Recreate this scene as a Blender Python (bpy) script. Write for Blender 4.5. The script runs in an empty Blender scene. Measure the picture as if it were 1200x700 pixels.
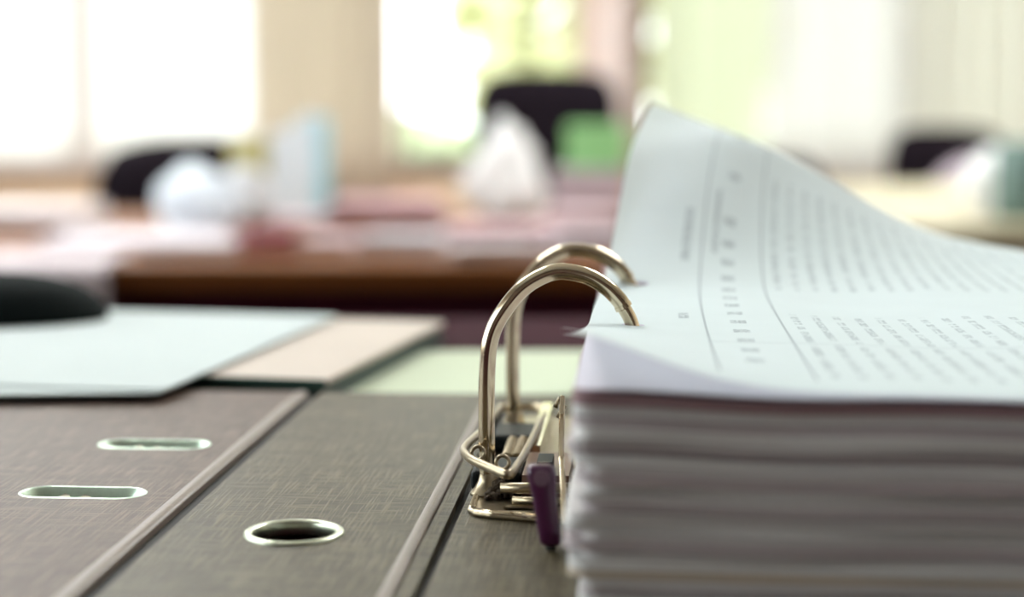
import bpy, bmesh, math, random
from mathutils import Vector, Matrix, noise
from mathutils.geometry import delaunay_2d_cdt

S = bpy.context.scene
COL = S.collection
R = random.Random(7)

# ------------------------------------------------------------------ camera, sky, exposure
FPX = 2040.0                          # focal length in pixels of the 1200 px wide frame
ZT = 0.800                            # height of the binder's cover
CAMZ = ZT + 0.094
PITCH = math.atan(234 / FPX)          # horizon 234 px above the centre
cd = bpy.data.cameras.new('camera')
cam = bpy.data.objects.new('camera', cd)
COL.objects.link(cam)
cam.location = (0, 0, CAMZ)
cam.rotation_euler = (math.pi / 2 - PITCH, 0, 0)
cd.sensor_width = 36.0
cd.lens = 36.0 * FPX / 1200
cd.clip_start = 0.02
cd.clip_end = 200
cd.dof.use_dof = True
cd.dof.focus_distance = 0.408
cd.dof.aperture_fstop = 6.6
S.camera = cam

w = bpy.data.worlds.new('sky')
S.world = w
w.use_nodes = True
wn = w.node_tree.nodes['Background']
wn.inputs['Color'].default_value = (0.92, 0.97, 1.0, 1)
wn.inputs['Strength'].default_value = 3.8

S.view_settings.view_transform = 'Standard'
S.view_settings.look = 'None'
S.view_settings.gamma = 1
S.view_settings.exposure = 0.95
S.cycles.use_denoising = True
S.cycles.max_bounces = 10
S.cycles.diffuse_bounces = 5
S.cycles.transparent_max_bounces = 24
S.cycles.sample_clamp_indirect = 8
S.cycles.caustics_reflective = False
S.cycles.caustics_refractive = False

# room limits (metres); the camera looks along +Y
RX0, RX1, RY0, RY1, RZ1 = -3.3, 3.5, -2.2, 7.0, 2.8
LW = (-1.6, 6.2, 0.85, 2.45)          # left window bank: y0, y1, z0, z1
BW = (-3.1, 3.3, 0.62, 2.45)          # back window bank: x0, x1, z0, z1


def portal(name, loc, rot, sx, sy):
    l = bpy.data.lights.new(name, 'AREA')
    l.shape = 'RECTANGLE'
    l.size, l.size_y = sx, sy
    l.cycles.is_portal = True
    o = bpy.data.objects.new(name, l)
    COL.objects.link(o)
    o.location = loc
    o.rotation_euler = rot


portal('window_daylight_left', (RX0 - 0.02, (LW[0] + LW[1]) / 2, (LW[2] + LW[3]) / 2), (0, -math.pi / 2, 0), LW[3] - LW[2], LW[1] - LW[0])
portal('window_daylight_back', ((BW[0] + BW[1]) / 2, RY1 + 0.02, (BW[2] + BW[3]) / 2), (-math.pi / 2, 0, 0), BW[1] - BW[0], BW[3] - BW[2])


# ------------------------------------------------------------------ materials
def mat(name, col, rough=0.6, metal=0.0, spec=0.5, noise_scale=None, noise_amt=0.15, bump=0.0, coat=0.0, sheen=0.0):
    m = bpy.data.materials.new(name)
    m.use_nodes = True
    nt = m.node_tree
    b = nt.nodes['Principled BSDF']
    b.inputs['Base Color'].default_value = (*col, 1)
    b.inputs['Roughness'].default_value = rough
    b.inputs['Metallic'].default_value = metal
    b.inputs['Specular IOR Level'].default_value = spec
    b.inputs['Coat Weight'].default_value = coat
    b.inputs['Sheen Weight'].default_value = sheen
    if noise_scale:
        tc = nt.nodes.new('ShaderNodeTexCoord')
        nz = nt.nodes.new('ShaderNodeTexNoise')
        nz.inputs['Scale'].default_value = noise_scale
        nz.inputs['Detail'].default_value = 5
        nt.links.new(tc.outputs['Object'], nz.inputs['Vector'])
        mx = nt.nodes.new('ShaderNodeMixRGB')
        mx.inputs['Color1'].default_value = (*[c * (1 - noise_amt) for c in col], 1)
        mx.inputs['Color2'].default_value = (*[min(1, c * (1 + noise_amt)) for c in col], 1)
        nt.links.new(nz.outputs['Fac'], mx.inputs['Fac'])
        nt.links.new(mx.outputs['Color'], b.inputs['Base Color'])
        if bump:
            bp = nt.nodes.new('ShaderNodeBump')
            bp.inputs['Strength'].default_value = bump
            bp.inputs['Distance'].default_value = 0.001
            nt.links.new(nz.outputs['Fac'], bp.inputs['Height'])
            nt.links.new(bp.outputs['Normal'], b.inputs['Normal'])
    return m


def linen(name, col, thread, rough):
    """bookbinding board covered in embossed linen-look paper: crossed threads along both axes"""
    m = mat(name, col, rough, spec=0.21)
    nt = m.node_tree
    N, L = nt.nodes, nt.links
    b = N['Principled BSDF']
    tc = N.new('ShaderNodeTexCoord')
    hs = []
    for k, sc in enumerate(((1700, 60, 40), (60, 1500, 40))):
        mp = N.new('ShaderNodeMapping')
        mp.inputs['Scale'].default_value = sc
        L.new(tc.outputs['Object'], mp.inputs['Vector'])
        nz = N.new('ShaderNodeTexNoise')
        nz.inputs['Scale'].default_value = 1.0
        nz.inputs['Detail'].default_value = 2
        L.new(mp.outputs['Vector'], nz.inputs['Vector'])
        rp = N.new('ShaderNodeValToRGB')
        rp.color_ramp.elements[0].position = 0.50
        rp.color_ramp.elements[1].position = 0.64
        L.new(nz.outputs['Fac'], rp.inputs['Fac'])
        hs.append(rp.outputs['Color'])
    mxm = N.new('ShaderNodeMath'); mxm.operation = 'MAXIMUM'
    L.new(hs[0], mxm.inputs[0]); L.new(hs[1], mxm.inputs[1])
    big = N.new('ShaderNodeTexNoise'); big.inputs['Scale'].default_value = 45; big.inputs['Detail'].default_value = 4
    L.new(tc.outputs['Object'], big.inputs['Vector'])
    m1 = N.new('ShaderNodeMixRGB')
    m1.inputs['Color1'].default_value = (*[c * 0.78 for c in col], 1)
    m1.inputs['Color2'].default_value = (*[c * 1.18 for c in col], 1)
    L.new(big.outputs['Fac'], m1.inputs['Fac'])
    m2 = N.new('ShaderNodeMixRGB')
    m2.inputs['Color2'].default_value = (*thread, 1)
    sc = N.new('ShaderNodeMath'); sc.operation = 'MULTIPLY'; sc.inputs[1].default_value = 0.55
    L.new(mxm.outputs[0], sc.inputs[0])
    L.new(sc.outputs[0], m2.inputs['Fac'])
    L.new(m1.outputs['Color'], m2.inputs['Color1'])
    L.new(m2.outputs['Color'], b.inputs['Base Color'])
    bp = N.new('ShaderNodeBump'); bp.inputs['Strength'].default_value = 0.5; bp.inputs['Distance'].default_value = 0.00012
    L.new(mxm.outputs[0], bp.inputs['Height'])
    L.new(bp.outputs['Normal'], b.inputs['Normal'])
    return m


def cloth(name, col, trans=0.5, clear=0.0):
    """thin fabric or paper that lets light through"""
    m = bpy.data.materials.new(name)
    m.use_nodes = True
    nt = m.node_tree
    N, L = nt.nodes, nt.links
    N.remove(N['Principled BSDF'])
    out = N['Material Output']
    tc = N.new('ShaderNodeTexCoord')
    nz = N.new('ShaderNodeTexNoise'); nz.inputs['Scale'].default_value = 60; nz.inputs['Detail'].default_value = 3
    L.new(tc.outputs['Object'], nz.inputs['Vector'])
    cm = N.new('ShaderNodeMixRGB')
    cm.inputs['Color1'].default_value = (*[c * 0.97 for c in col], 1)
    cm.inputs['Color2'].default_value = (*[min(1, c * 1.03) for c in col], 1)
    L.new(nz.outputs['Fac'], cm.inputs['Fac'])
    d = N.new('ShaderNodeBsdfDiffuse'); t = N.new('ShaderNodeBsdfTranslucent')
    L.new(cm.outputs['Color'], d.inputs['Color']); L.new(cm.outputs['Color'], t.inputs['Color'])
    mx = N.new('ShaderNodeMixShader'); mx.inputs['Fac'].default_value = trans
    L.new(d.outputs[0], mx.inputs[1]); L.new(t.outputs[0], mx.inputs[2])
    last = mx
    if clear:
        tp = N.new('ShaderNodeBsdfTransparent')
        m2 = N.new('ShaderNodeMixShader'); m2.inputs['Fac'].default_value = clear
        L.new(mx.outputs[0], m2.inputs[1]); L.new(tp.outputs[0], m2.inputs[2])
        last = m2
    L.new(last.outputs[0], out.inputs['Surface'])
    return m


def glass_mat():
    m = bpy.data.materials.new('window_glass')
    m.use_nodes = True
    nt = m.node_tree
    N, L = nt.nodes, nt.links
    N.remove(N['Principled BSDF'])
    tp = N.new('ShaderNodeBsdfTransparent'); tp.inputs['Color'].default_value = (0.96, 0.98, 0.97, 1)
    gl = N.new('ShaderNodeBsdfGlossy'); gl.inputs['Roughness'].default_value = 0.02
    fr = N.new('ShaderNodeFresnel'); fr.inputs['IOR'].default_value = 1.45
    mx = N.new('ShaderNodeMixShader')
    L.new(fr.outputs[0], mx.inputs['Fac']); L.new(tp.outputs[0], mx.inputs[1]); L.new(gl.outputs[0], mx.inputs[2])
    L.new(mx.outputs[0], N['Material Output'].inputs['Surface'])
    return m


def emit(name, col, s):
    m = bpy.data.materials.new(name)
    m.use_nodes = True
    b = m.node_tree.nodes['Principled BSDF']
    b.inputs['Base Color'].default_value = (*col, 1)
    b.inputs['Emission Color'].default_value = (*col, 1)
    b.inputs['Emission Strength'].default_value = s
    return m


def printed_page(name):
    """white paper printed with a ruled table and lines of small text (UV = millimetres on the page / 1000)"""
    m = cloth(name, (0.80, 0.88, 0.87), 0.42)
    nt = m.node_tree
    N, L = nt.nodes, nt.links

    def M(op, a, b=None, c=None):
        n = N.new('ShaderNodeMath'); n.operation = op
        for i, q in enumerate((a, b, c)):
            if q is None:
                continue
            if isinstance(q, (int, float)):
                n.inputs[i].default_value = q
            else:
                L.new(q, n.inputs[i])
        return n.outputs[0]
    uv = N.new('ShaderNodeUVMap'); uv.uv_map = 'UVMap'
    sp = N.new('ShaderNodeSeparateXYZ'); L.new(uv.outputs[0], sp.inputs[0])
    s = M('MULTIPLY', sp.outputs[0], 1000.0); t = M('MULTIPLY', sp.outputs[1], 1000.0)

    def band(x, lo, hi):
        return M('MULTIPLY', M('GREATER_THAN', x, lo), M('LESS_THAN', x, hi))

    def rule(x, at, wd):
        return M('LESS_THAN', M('ABSOLUTE', M('SUBTRACT', x, at)), wd)

    def wn(a, b, seed):
        c = N.new('ShaderNodeCombineXYZ')
        L.new(a, c.inputs[0])
        if b is not None:
            L.new(b, c.inputs[1])
        c.inputs[2].default_value = seed
        n = N.new('ShaderNodeTexWhiteNoise'); n.noise_dimensions = '3D'
        L.new(c.outputs[0], n.inputs['Vector'])
        return n.outputs['Value']
    ink = None

    def add(x):
        nonlocal ink
        ink = x if ink is None else M('MAXIMUM', ink, x)
    # ruled lines along the page and a few across it
    for at in (27.0, 45.0):
        add(M('MULTIPLY', rule(s, at, 0.28), M('GREATER_THAN', t, 14.0)))
    add(M('MULTIPLY', rule(t, 66.0, 0.2), M('GREATER_THAN', s, 27.0)))
    # body text: lines run along the page, 5.2 mm apart, in two columns of words
    li = M('FLOOR', M('DIVIDE', s, 5.2))
    lf = M('MODULO', s, 5.2)
    core = band(lf, 1.2, 3.0)
    off = M('MULTIPLY', wn(li, None, 3.0), 30.0)
    tt = M('ADD', t, off)
    wi = M('FLOOR', M('DIVIDE', tt, 9.0)); wf = M('MODULO', tt, 9.0)
    word = M('LESS_THAN', wf, M('ADD', M('MULTIPLY', wn(li, wi, 1.0), 4.0), 5.0))
    ci = M('FLOOR', M('DIVIDE', tt, 1.3)); cf = M('MODULO', tt, 1.3)
    ch = M('MULTIPLY', M('LESS_THAN', cf, 1.0), M('GREATER_THAN', wn(li, ci, 2.0), 0.06))
    glyph = M('GREATER_THAN', wn(M('FLOOR', M('DIVIDE', tt, 0.36)), M('FLOOR', M('DIVIDE', lf, 0.45)), 5.0), 0.28)
    txt = M('MULTIPLY', M('MULTIPLY', core, word), M('MULTIPLY', ch, glyph))
    cols = M('MAXIMUM', M('MAXIMUM', band(t, 17.0, 64.0), band(t, 68.0, 118.0)), band(t, 172.0, 272.0))
    add(M('MULTIPLY', M('MULTIPLY', txt, cols), band(s, 47.0, 200.0)))
    # item numbers between the two rules and a margin note outside them
    ri = M('FLOOR', M('DIVIDE', t, 16.0)); rf = M('MODULO', t, 16.0)
    num = M('MULTIPLY', band(rf, 3.0, 8.6), M('GREATER_THAN', wn(ri, None, 8.0), 0.15))
    fine = M('GREATER_THAN', wn(M('FLOOR', M('DIVIDE', t, 0.5)), M('FLOOR', M('DIVIDE', s, 0.5)), 9.0), 0.3)
    add(M('MULTIPLY', M('MULTIPLY', M('MULTIPLY', num, fine), band(s, 33.0, 36.8)), M('GREATER_THAN', t, 30.0)))
    add(M('MULTIPLY', M('MULTIPLY', fine, band(s, 21.0, 23.5)), M('MAXIMUM', band(t, 108.0, 118.0), band(t, 196.0, 232.0))))
    add(M('MULTIPLY', M('MULTIPLY', fine, band(s, 30.0, 31.6)), band(t, 205.0, 250.0)))
    d = [n for n in N if n.type == 'BSDF_DIFFUSE'][0]; tr = [n for n in N if n.type == 'BSDF_TRANSLUCENT'][0]
    src = d.inputs['Color'].links[0].from_socket
    mx = N.new('ShaderNodeMixRGB'); mx.inputs['Color2'].default_value = (0.22, 0.27, 0.29, 1)
    L.new(M('MULTIPLY', ink, 0.46), mx.inputs['Fac']); L.new(src, mx.inputs['Color1'])
    L.new(mx.outputs[0], d.inputs['Color']); L.new(mx.outputs[0], tr.inputs['Color'])
    return m


M_ = dict(
    cover_front=linen('brown_linen_warm_sheen', (0.068, 0.041, 0.029), (0.23, 0.165, 0.125), 0.46),  # brown board; pinkish reflection of the beige curtain put into its colour
    cover=linen('linen_green_sheen', (0.046, 0.036, 0.018), (0.19, 0.16, 0.095), 0.44),  # same board; greenish reflection of the leafy window put into its colour
    strip=mat('hinge_sheen', (0.17, 0.13, 0.105), 0.4, noise_scale=900, noise_amt=0.3),  # cover tone lightened: the ridge's reflected light is put into the colour
    dark_board=mat('dark_groove', (0.012, 0.010, 0.008), 0.8, noise_scale=300),
    nickel=mat('nickel', (0.62, 0.53, 0.38), 0.14, 1.0, noise_scale=500, noise_amt=0.06),
    nickel_dull=mat('dull_nickel', (0.34, 0.28, 0.19), 0.30, 1.0, noise_scale=700, noise_amt=0.25, bump=0.1),
    eyelet=mat('eyelet_metal', (0.50, 0.53, 0.42), 0.34, 1.0, noise_scale=900, noise_amt=0.12),
    slot_metal=mat('mint_reflection_metal', (0.68, 0.84, 0.70), 0.36, 1.0, noise_scale=900, noise_amt=0.1),  # mint reflection inside the slots is put into the metal's colour
    glue=mat('old_brown_glue', (0.055, 0.033, 0.014), 0.9, noise_scale=1500, noise_amt=0.6, bump=0.8),
    black_plastic=mat('black_plastic', (0.006, 0.009, 0.009), 0.5, spec=0.15, noise_scale=400),
    purple=mat('purple_plastic', (0.052, 0.004, 0.036), 0.32, spec=0.6, noise_scale=600, noise_amt=0.2),
    purple_worn=mat('worn_purple_plastic', (0.13, 0.07, 0.10), 0.5, noise_scale=900, noise_amt=0.3),
    torn=mat('torn_board', (0.45, 0.42, 0.33), 0.8, noise_scale=900, noise_amt=0.3),
    page=printed_page('printed_page'),
    sheet=cloth('white_sheet', (0.86, 0.88, 0.87), 0.30),
    mahogany=mat('mahogany', (0.10, 0.028, 0.012), 0.28, noise_scale=14, noise_amt=0.4),
    mahogany_dark=mat('dark_mahogany', (0.032, 0.006, 0.012), 0.85, spec=0.05, noise_scale=14, noise_amt=0.3),
    oak=mat('oak', (0.14, 0.045, 0.006), 0.5, spec=0.3, noise_scale=12, noise_amt=0.25),
    tan_desk=mat('tan_desk', (0.38, 0.34, 0.23), 0.5, noise_scale=12, noise_amt=0.15),
    wall=mat('warm_wall_paint', (0.80, 0.72, 0.62), 0.8, noise_scale=30, noise_amt=0.03),
    wall_dim=mat('brown_wall_panel', (0.14, 0.10, 0.09), 0.7, noise_scale=8, noise_amt=0.15),
    wall_wood=mat('peach_wood_panel', (0.84, 0.62, 0.42), 0.6, noise_scale=6, noise_amt=0.12),
    ceiling=mat('ceiling_white', (0.85, 0.85, 0.83), 0.9, noise_scale=40, noise_amt=0.03),
    floor=mat('floor_laminate', (0.12, 0.08, 0.055), 0.5, noise_scale=8, noise_amt=0.3),
    frame=mat('taupe_frame', (0.33, 0.27, 0.23), 0.5, noise_scale=20, noise_amt=0.1),
    frame_pink=mat('pale_frame', (0.80, 0.68, 0.62), 0.5, noise_scale=20, noise_amt=0.05),
    glass=glass_mat(),
    black_fabric=mat('black_fabric', (0.008, 0.005, 0.008), 0.9, spec=0.08, noise_scale=300, noise_amt=0.4),
    chrome_leg=mat('chair_metal', (0.3, 0.3, 0.3), 0.3, 1.0, noise_scale=100, noise_amt=0.05),
    ground=mat('pale_ground', (0.45, 0.47, 0.38), 0.9, noise_scale=1.5, noise_amt=0.2),
    leaf=mat('leaves', (0.62, 0.68, 0.48), 0.6, noise_scale=3, noise_amt=0.3),
    leaf_yellow=mat('yellow_leaves', (0.66, 0.66, 0.42), 0.6, noise_scale=3, noise_amt=0.25),
    bark=mat('bark', (0.16, 0.11, 0.07), 0.9, noise_scale=20, noise_amt=0.4),
)


def paint(name, col, rough=0.6, n=60):
    return mat(name, col, rough, noise_scale=n, noise_amt=0.08)


# ------------------------------------------------------------------ mesh helpers
def link(name, me, m=None, parent=None, loc=(0, 0, 0), rot=(0, 0, 0)):
    o = bpy.data.objects.new(name, me)
    COL.objects.link(o)
    if m is not None and me is not None:
        me.materials.append(m)
    o.location = loc
    o.rotation_euler = rot
    if parent:
        o.parent = parent
    return o


def tag(o, label=None, cat=None, group=None, kind=None):
    if label: o['label'] = label
    if cat: o['category'] = cat
    if group: o['group'] = group
    if kind: o['kind'] = kind
    return o


def empty(name, loc=(0, 0, 0), rz=0.0):
    return link(name, None, loc=loc, rot=(0, 0, rz))


def bevel(o, wd, seg=2, ang=30):
    b = o.modifiers.new('bevel', 'BEVEL')
    b.width, b.segments, b.limit_method, b.angle_limit = wd, seg, 'ANGLE', math.radians(ang)
    return o


def smooth(o, ang=None):
    for p in o.data.polygons:
        p.use_smooth = True
    if ang:
        for e in []: pass
    return o


class MB:
    """collects verts and faces of one mesh; k scales the numbers given (0.001 for millimetres)"""
    def __init__(s, k=1.0):
        s.v, s.f, s.k = [], [], k

    def add(s, vs, fs):
        n = len(s.v)
        s.v += [tuple(c * s.k for c in p) for p in vs]
        s.f += [tuple(i + n for i in f) for f in fs]
        return s

    def box(s, x0, x1, y0, y1, z0, z1, rz=0.0, about=(0, 0)):
        vs = [(x, y, z) for z in (z0, z1) for y in (y0, y1) for x in (x0, x1)]
        if rz:
            c, sn = math.cos(rz), math.sin(rz)
            vs = [(about[0] + (x - about[0]) * c - (y - about[1]) * sn, about[1] + (x - about[0]) * sn + (y - about[1]) * c, z) for x, y, z in vs]
        return s.add(vs, [(0, 2, 3, 1), (4, 5, 7, 6), (0, 1, 5, 4), (2, 6, 7, 3), (0, 4, 6, 2), (1, 3, 7, 5)])

    def tube(s, pts, rad, seg=14, cap=True, closed=False, flat=1.0):
        pts = [Vector(p) for p in pts]
        n = len(pts)
        rads = rad if isinstance(rad, (list, tuple)) else [rad] * n
        tg = []
        for i in range(n):
            if closed:
                d = pts[(i + 1) % n] - pts[i - 1]
            else:
                d = pts[min(i + 1, n - 1)] - pts[max(i - 1, 0)]
            tg.append(d.normalized())
        ref = Vector((0, 0, 1)) if abs(tg[0].z) < 0.9 else Vector((0, 1, 0))
        nrm = (ref - tg[0] * ref.dot(tg[0])).normalized()
        vs = []
        for i in range(n):
            nrm = (nrm - tg[i] * nrm.dot(tg[i])).normalized()
            bi = tg[i].cross(nrm)
            for k in range(seg):
                a = 2 * math.pi * k / seg
                vs.append(tuple(pts[i] + (nrm * math.cos(a) + bi * math.sin(a) * flat) * rads[i]))
        fs = []
        m = n if closed else n - 1
        for i in range(m):
            j = (i + 1) % n
            for k in range(seg):
                l = (k + 1) % seg
                fs.append((i * seg + k, i * seg + l, j * seg + l, j * seg + k))
        if cap and not closed:
            fs.append(tuple(reversed(range(seg))))
            fs.append(tuple((n - 1) * seg + k for k in range(seg)))
        return s.add(vs, fs)

    def lathe(s, prof, c=(0, 0), seg=32, closed=False):
        n = len(prof)
        vs = [(c[0] + r * math.cos(2 * math.pi * k / seg), c[1] + r * math.sin(2 * math.pi * k / seg), z) for r, z in prof for k in range(seg)]
        fs = []
        for i in range(n if closed else n - 1):
            j = (i + 1) % n
            for k in range(seg):
                l = (k + 1) % seg
                fs.append((i * seg + k, i * seg + l, j * seg + l, j * seg + k))
        if not closed:
            if prof[0][0] > 1e-9: fs.append(tuple(reversed(range(seg))))
            if prof[-1][0] > 1e-9: fs.append(tuple((n - 1) * seg + k for k in range(seg)))
        return s.add(vs, fs)

    def slab(s, loops, z0, z1, warp=None):
        """prism of an outline with holes: loops[0] is the outline, the others are holes"""
        vs, es = [], []
        for lp in loops:
            n0 = len(vs)
            vs += [Vector(p) for p in lp]
            es += [(n0 + i, n0 + (i + 1) % len(lp)) for i in range(len(lp))]
        r = delaunay_2d_cdt(vs, es, [], 0, 1e-7)
        v2 = r[0]

        def inside(f):
            x = sum(v2[i].x for i in f) / len(f); y = sum(v2[i].y for i in f) / len(f)
            c = False
            for lp in loops:
                for (ax, ay), (bx, by) in zip(lp, lp[1:] + lp[:1]):
                    if (ay > y) != (by > y) and x < (bx - ax) * (y - ay) / (by - ay) + ax: c = not c
            return c
        f2 = [f for f in r[2] if inside(f)]
        n = len(v2)
        wf = warp or (lambda x, y: 0.0)
        V = [(p.x, p.y, z0 + wf(p.x, p.y)) for p in v2] + [(p.x, p.y, z1 + wf(p.x, p.y)) for p in v2]
        cnt = {}
        F = []
        for f in f2:
            F.append(tuple(i + n for i in f))
            F.append(tuple(reversed(f)))
            for i in range(len(f)):
                cnt[(f[i], f[(i + 1) % len(f)])] = 1
        for (a, b) in list(cnt):
            if (b, a) not in cnt:
                F.append((a, b, b + n, a + n))
        return s.add(V, F)

    def build(s, name, m=None, parent=None, sm=False, loc=(0, 0, 0), rot=(0, 0, 0), fix=True):
        me = bpy.data.meshes.new(name)
        me.from_pydata(s.v, [], s.f)
        if fix:
            bm = bmesh.new(); bm.from_mesh(me)
            bmesh.ops.remove_doubles(bm, verts=bm.verts, dist=1e-8)
            bmesh.ops.recalc_face_normals(bm, faces=bm.faces)
            bm.to_mesh(me); bm.free()
        me.validate()
        o = link(name, me, m, parent, loc, rot)
        if sm: smooth(o)
        return o


def circle(cx, cy, r, n=32):
    return [(cx + r * math.cos(2 * math.pi * k / n), cy + r * math.sin(2 * math.pi * k / n)) for k in range(n)]


def stadium(cx, cy, hl, r, n=10):
    p = []
    for k in range(n + 1):
        a = -math.pi / 2 + math.pi * k / n
        p.append((cx + hl - r + r * math.cos(a), cy + r * math.sin(a)))
    for k in range(n + 1):
        a = math.pi / 2 + math.pi * k / n
        p.append((cx - hl + r + r * math.cos(a), cy + r * math.sin(a)))
    return p


def round_rect(x0, x1, y0, y1, r, n=5, nx=1, ny=1):
    p = []
    for cx, cy, a0 in ((x1 - r, y0 + r, -90), (x1 - r, y1 - r, 0), (x0 + r, y1 - r, 90), (x0 + r, y0 + r, 180)):
        for k in range(n + 1):
            a = math.radians(a0 + 90 * k / n)
            p.append((cx + r * math.cos(a), cy + r * math.sin(a)))
    return p


def catmull(pts, n=6):
    P = [Vector(p) for p in pts]
    P = [P[0] * 2 - P[1]] + P + [P[-1] * 2 - P[-2]]
    out = []
    for i in range(1, len(P) - 2):
        for k in range(n):
            t = k / n
            a, b, c, d = P[i - 1], P[i], P[i + 1], P[i + 2]
            out.append(0.5 * ((2 * b) + (c - a) * t + (2 * a - 5 * b + 4 * c - d) * t * t + (3 * b - a - 3 * c + d) * t ** 3))
    out.append(P[-2])
    return [tuple(p) for p in out]


# ------------------------------------------------------------------ the room
def structure(mb, name, m, parent=None):
    o = mb.build(name, m, parent)
    if not parent: o['kind'] = 'structure'
    return o


T = 0.16
structure(MB().box(RX0 - T, RX1 + T, RY0 - T, RY1 + T, -0.12, 0.0), 'floor', M_['floor'])
structure(MB().box(RX0 - T, RX1 + T, RY0 - T, RY1 + T, RZ1, RZ1 + 0.12), 'ceiling', M_['ceiling'])
structure(MB().box(RX1, RX1 + T, RY0, RY1, 0, RZ1), 'wall_right', M_['wall'])
structure(MB().box(RX0 - T, RX1 + T, RY0 - T, RY0, 0, RZ1), 'wall_front', M_['wall_dim'])
wl = MB().box(RX0 - T, RX0, RY0, LW[0], 0, RZ1).box(RX0 - T, RX0, LW[1], RY1, 0, RZ1)
wl.box(RX0 - T, RX0, LW[0], LW[1], 0, LW[2]).box(RX0 - T, RX0, LW[0], LW[1], LW[3], RZ1)
structure(wl, 'wall_left', M_['wall'])
wb = MB().box(RX0 - T, BW[0], RY1, RY1 + T, 0, RZ1).box(BW[1], RX1 + T, RY1, RY1 + T, 0, RZ1).box(BW[0], BW[1], RY1, RY1 + T, BW[3], RZ1)
structure(wb, 'wall_back', M_['wall'])
structure(MB().box(BW[0], BW[1], RY1, RY1 + T, 0, BW[2]), 'trim_1', M_['wall_wood'])


def window(name, axis, a0, a1, z0, z1, at, bars, m):
    """frame with mullions (given as centre, half width) and one pane between each pair"""
    e = empty(name); e['kind'] = 'structure'

    def bx(mb, p0, p1, q0, q1, d0, d1):
        return mb.box(p0, p1, at + d0, at + d1, q0, q1) if axis == 'x' else mb.box(at + d0, at + d1, p0, p1, q0, q1)
    fr = MB()
    bx(fr, a0, a1, z0, z0 + 0.05, 0.03, 0.10); bx(fr, a0, a1, z1 - 0.05, z1, 0.03, 0.10)
    fr.build('window_frame', m, e)
    for c, h in bars:
        bx(MB(), c - h, c + h, z0 + 0.05, z1 - 0.05, 0.03, 0.10).build('mullion', m, e)
    for (c, h), (c2, h2) in zip(bars[:-1], bars[1:]):
        bx(MB(), c + h, c2 - h2, z0 + 0.05, z1 - 0.05, 0.062, 0.068).build('pane', M_['glass'], e)
    bx(MB(), a0, a1, z0 - 0.02, z0, -0.04 if axis == 'x' else 0.0, 0.10).build('window_sill', m, e)
    return e


window('window_1', 'x', BW[0], -0.45, BW[2], BW[3], RY1, [(-3.07, .03), (-1.725, .045), (-0.49, .02)], M_['frame_pink'])
window('window_2', 'x', -0.45, BW[1], BW[2], BW[3], RY1, [(-0.435, .015), (0.505, .045), (1.60, .025), (3.27, .03)], M_['frame'])
window('window_3', 'y', LW[0], LW[1], LW[2], LW[3], RX0 - 0.12, [(-1.57, .03), (0.3, .03), (2.2, .03), (4.2, .03), (6.17, .03)], M_['frame_pink'])


def curtain(x0, x1, y, amp, pitch, m, z0=0.30, z1=2.55, seed=0):
    r = random.Random(seed)
    n = max(8, int((x1 - x0) / pitch * 10))
    ph = r.uniform(0, 6)
    vs, fs = [], []
    zs = [z0 + (z1 - z0) * k / 6 for k in range(7)]
    for k, z in enumerate(zs):
        for i in range(n + 1):
            x = x0 + (x1 - x0) * i / n
            a = (x - x0) / pitch * 2 * math.pi + ph + 0.25 * math.sin(k * 0.7 + x * 5)
            vs.append((x + 0.25 * amp * math.sin(2 * a), y + amp * (math.sin(a) + 0.25 * math.sin(2.3 * a + k * 0.3)), z))
    for k in range(6):
        for i in range(n):
            b = k * (n + 1) + i
            fs.append((b, b + 1, b + n + 2, b + n + 1))
    o = MB().add(vs, fs).build('curtain', m, sm=True, fix=False)
    return o


tag(curtain(-3.05, -1.02, 6.90, 0.010, 0.30, cloth('sheer_white', (0.86, 0.79, 0.76), 0.6, 0.12), z0=0.63, seed=1), 'sheer white curtain over the overexposed window behind the low black chair', 'curtain')
tag(curtain(-1.02, -0.46, 6.86, 0.022, 0.14, cloth('beige_curtain', (0.56, 0.46, 0.36), 0.58), seed=2), 'heavier beige curtain gathered between the white window and the leafy window', 'curtain')
tag(curtain(0.25, 0.46, 6.88, 0.018, 0.09, cloth('pink_sheer', (0.66, 0.47, 0.42), 0.6, 0.05), seed=3), 'narrow pale pink curtain gathered beside the taupe mullion', 'curtain')
tag(curtain(0.56, 1.00, 6.90, 0.010, 0.15, cloth('yellow_green_sheer', (0.68, 0.70, 0.52), 0.60, 0.04), seed=4), 'sheer yellow green curtain just right of the taupe mullion', 'curtain')
tag(curtain(1.00, 1.58, 6.90, 0.012, 0.20, cloth('cream_sheer', (0.66, 0.62, 0.58), 0.6, 0.03), seed=5), 'smooth cream white curtain between the yellow green one and the striped folds', 'curtain')
vb = empty('vertical_blind', (1.58, 6.88, 2.52))
tag(vb, 'cream vertical blind with narrow hanging slats beside the smooth cream curtain', 'blind')
MB().box(-0.02, 1.66, -0.02, 0.02, 0.0, 0.04).build('head_rail', M_['ceiling'], vb)
slat_m = cloth('blind_slat', (0.84, 0.82, 0.77), 0.76)
s0 = None
for k in range(18):
    if s0 is None:
        s0 = MB().box(-0.068, 0.068, -0.0006, 0.0006, -1.95, 0.0).build('slat', slat_m, vb)
        o = s0
    else:
        o = s0.copy(); COL.objects.link(o); o.parent = vb
    o.location = (0.04 + k * 0.093, 0, 0)
    o.rotation_euler = (0, 0, math.radians(9 + 3 * math.sin(k * 2.3)))

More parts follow.
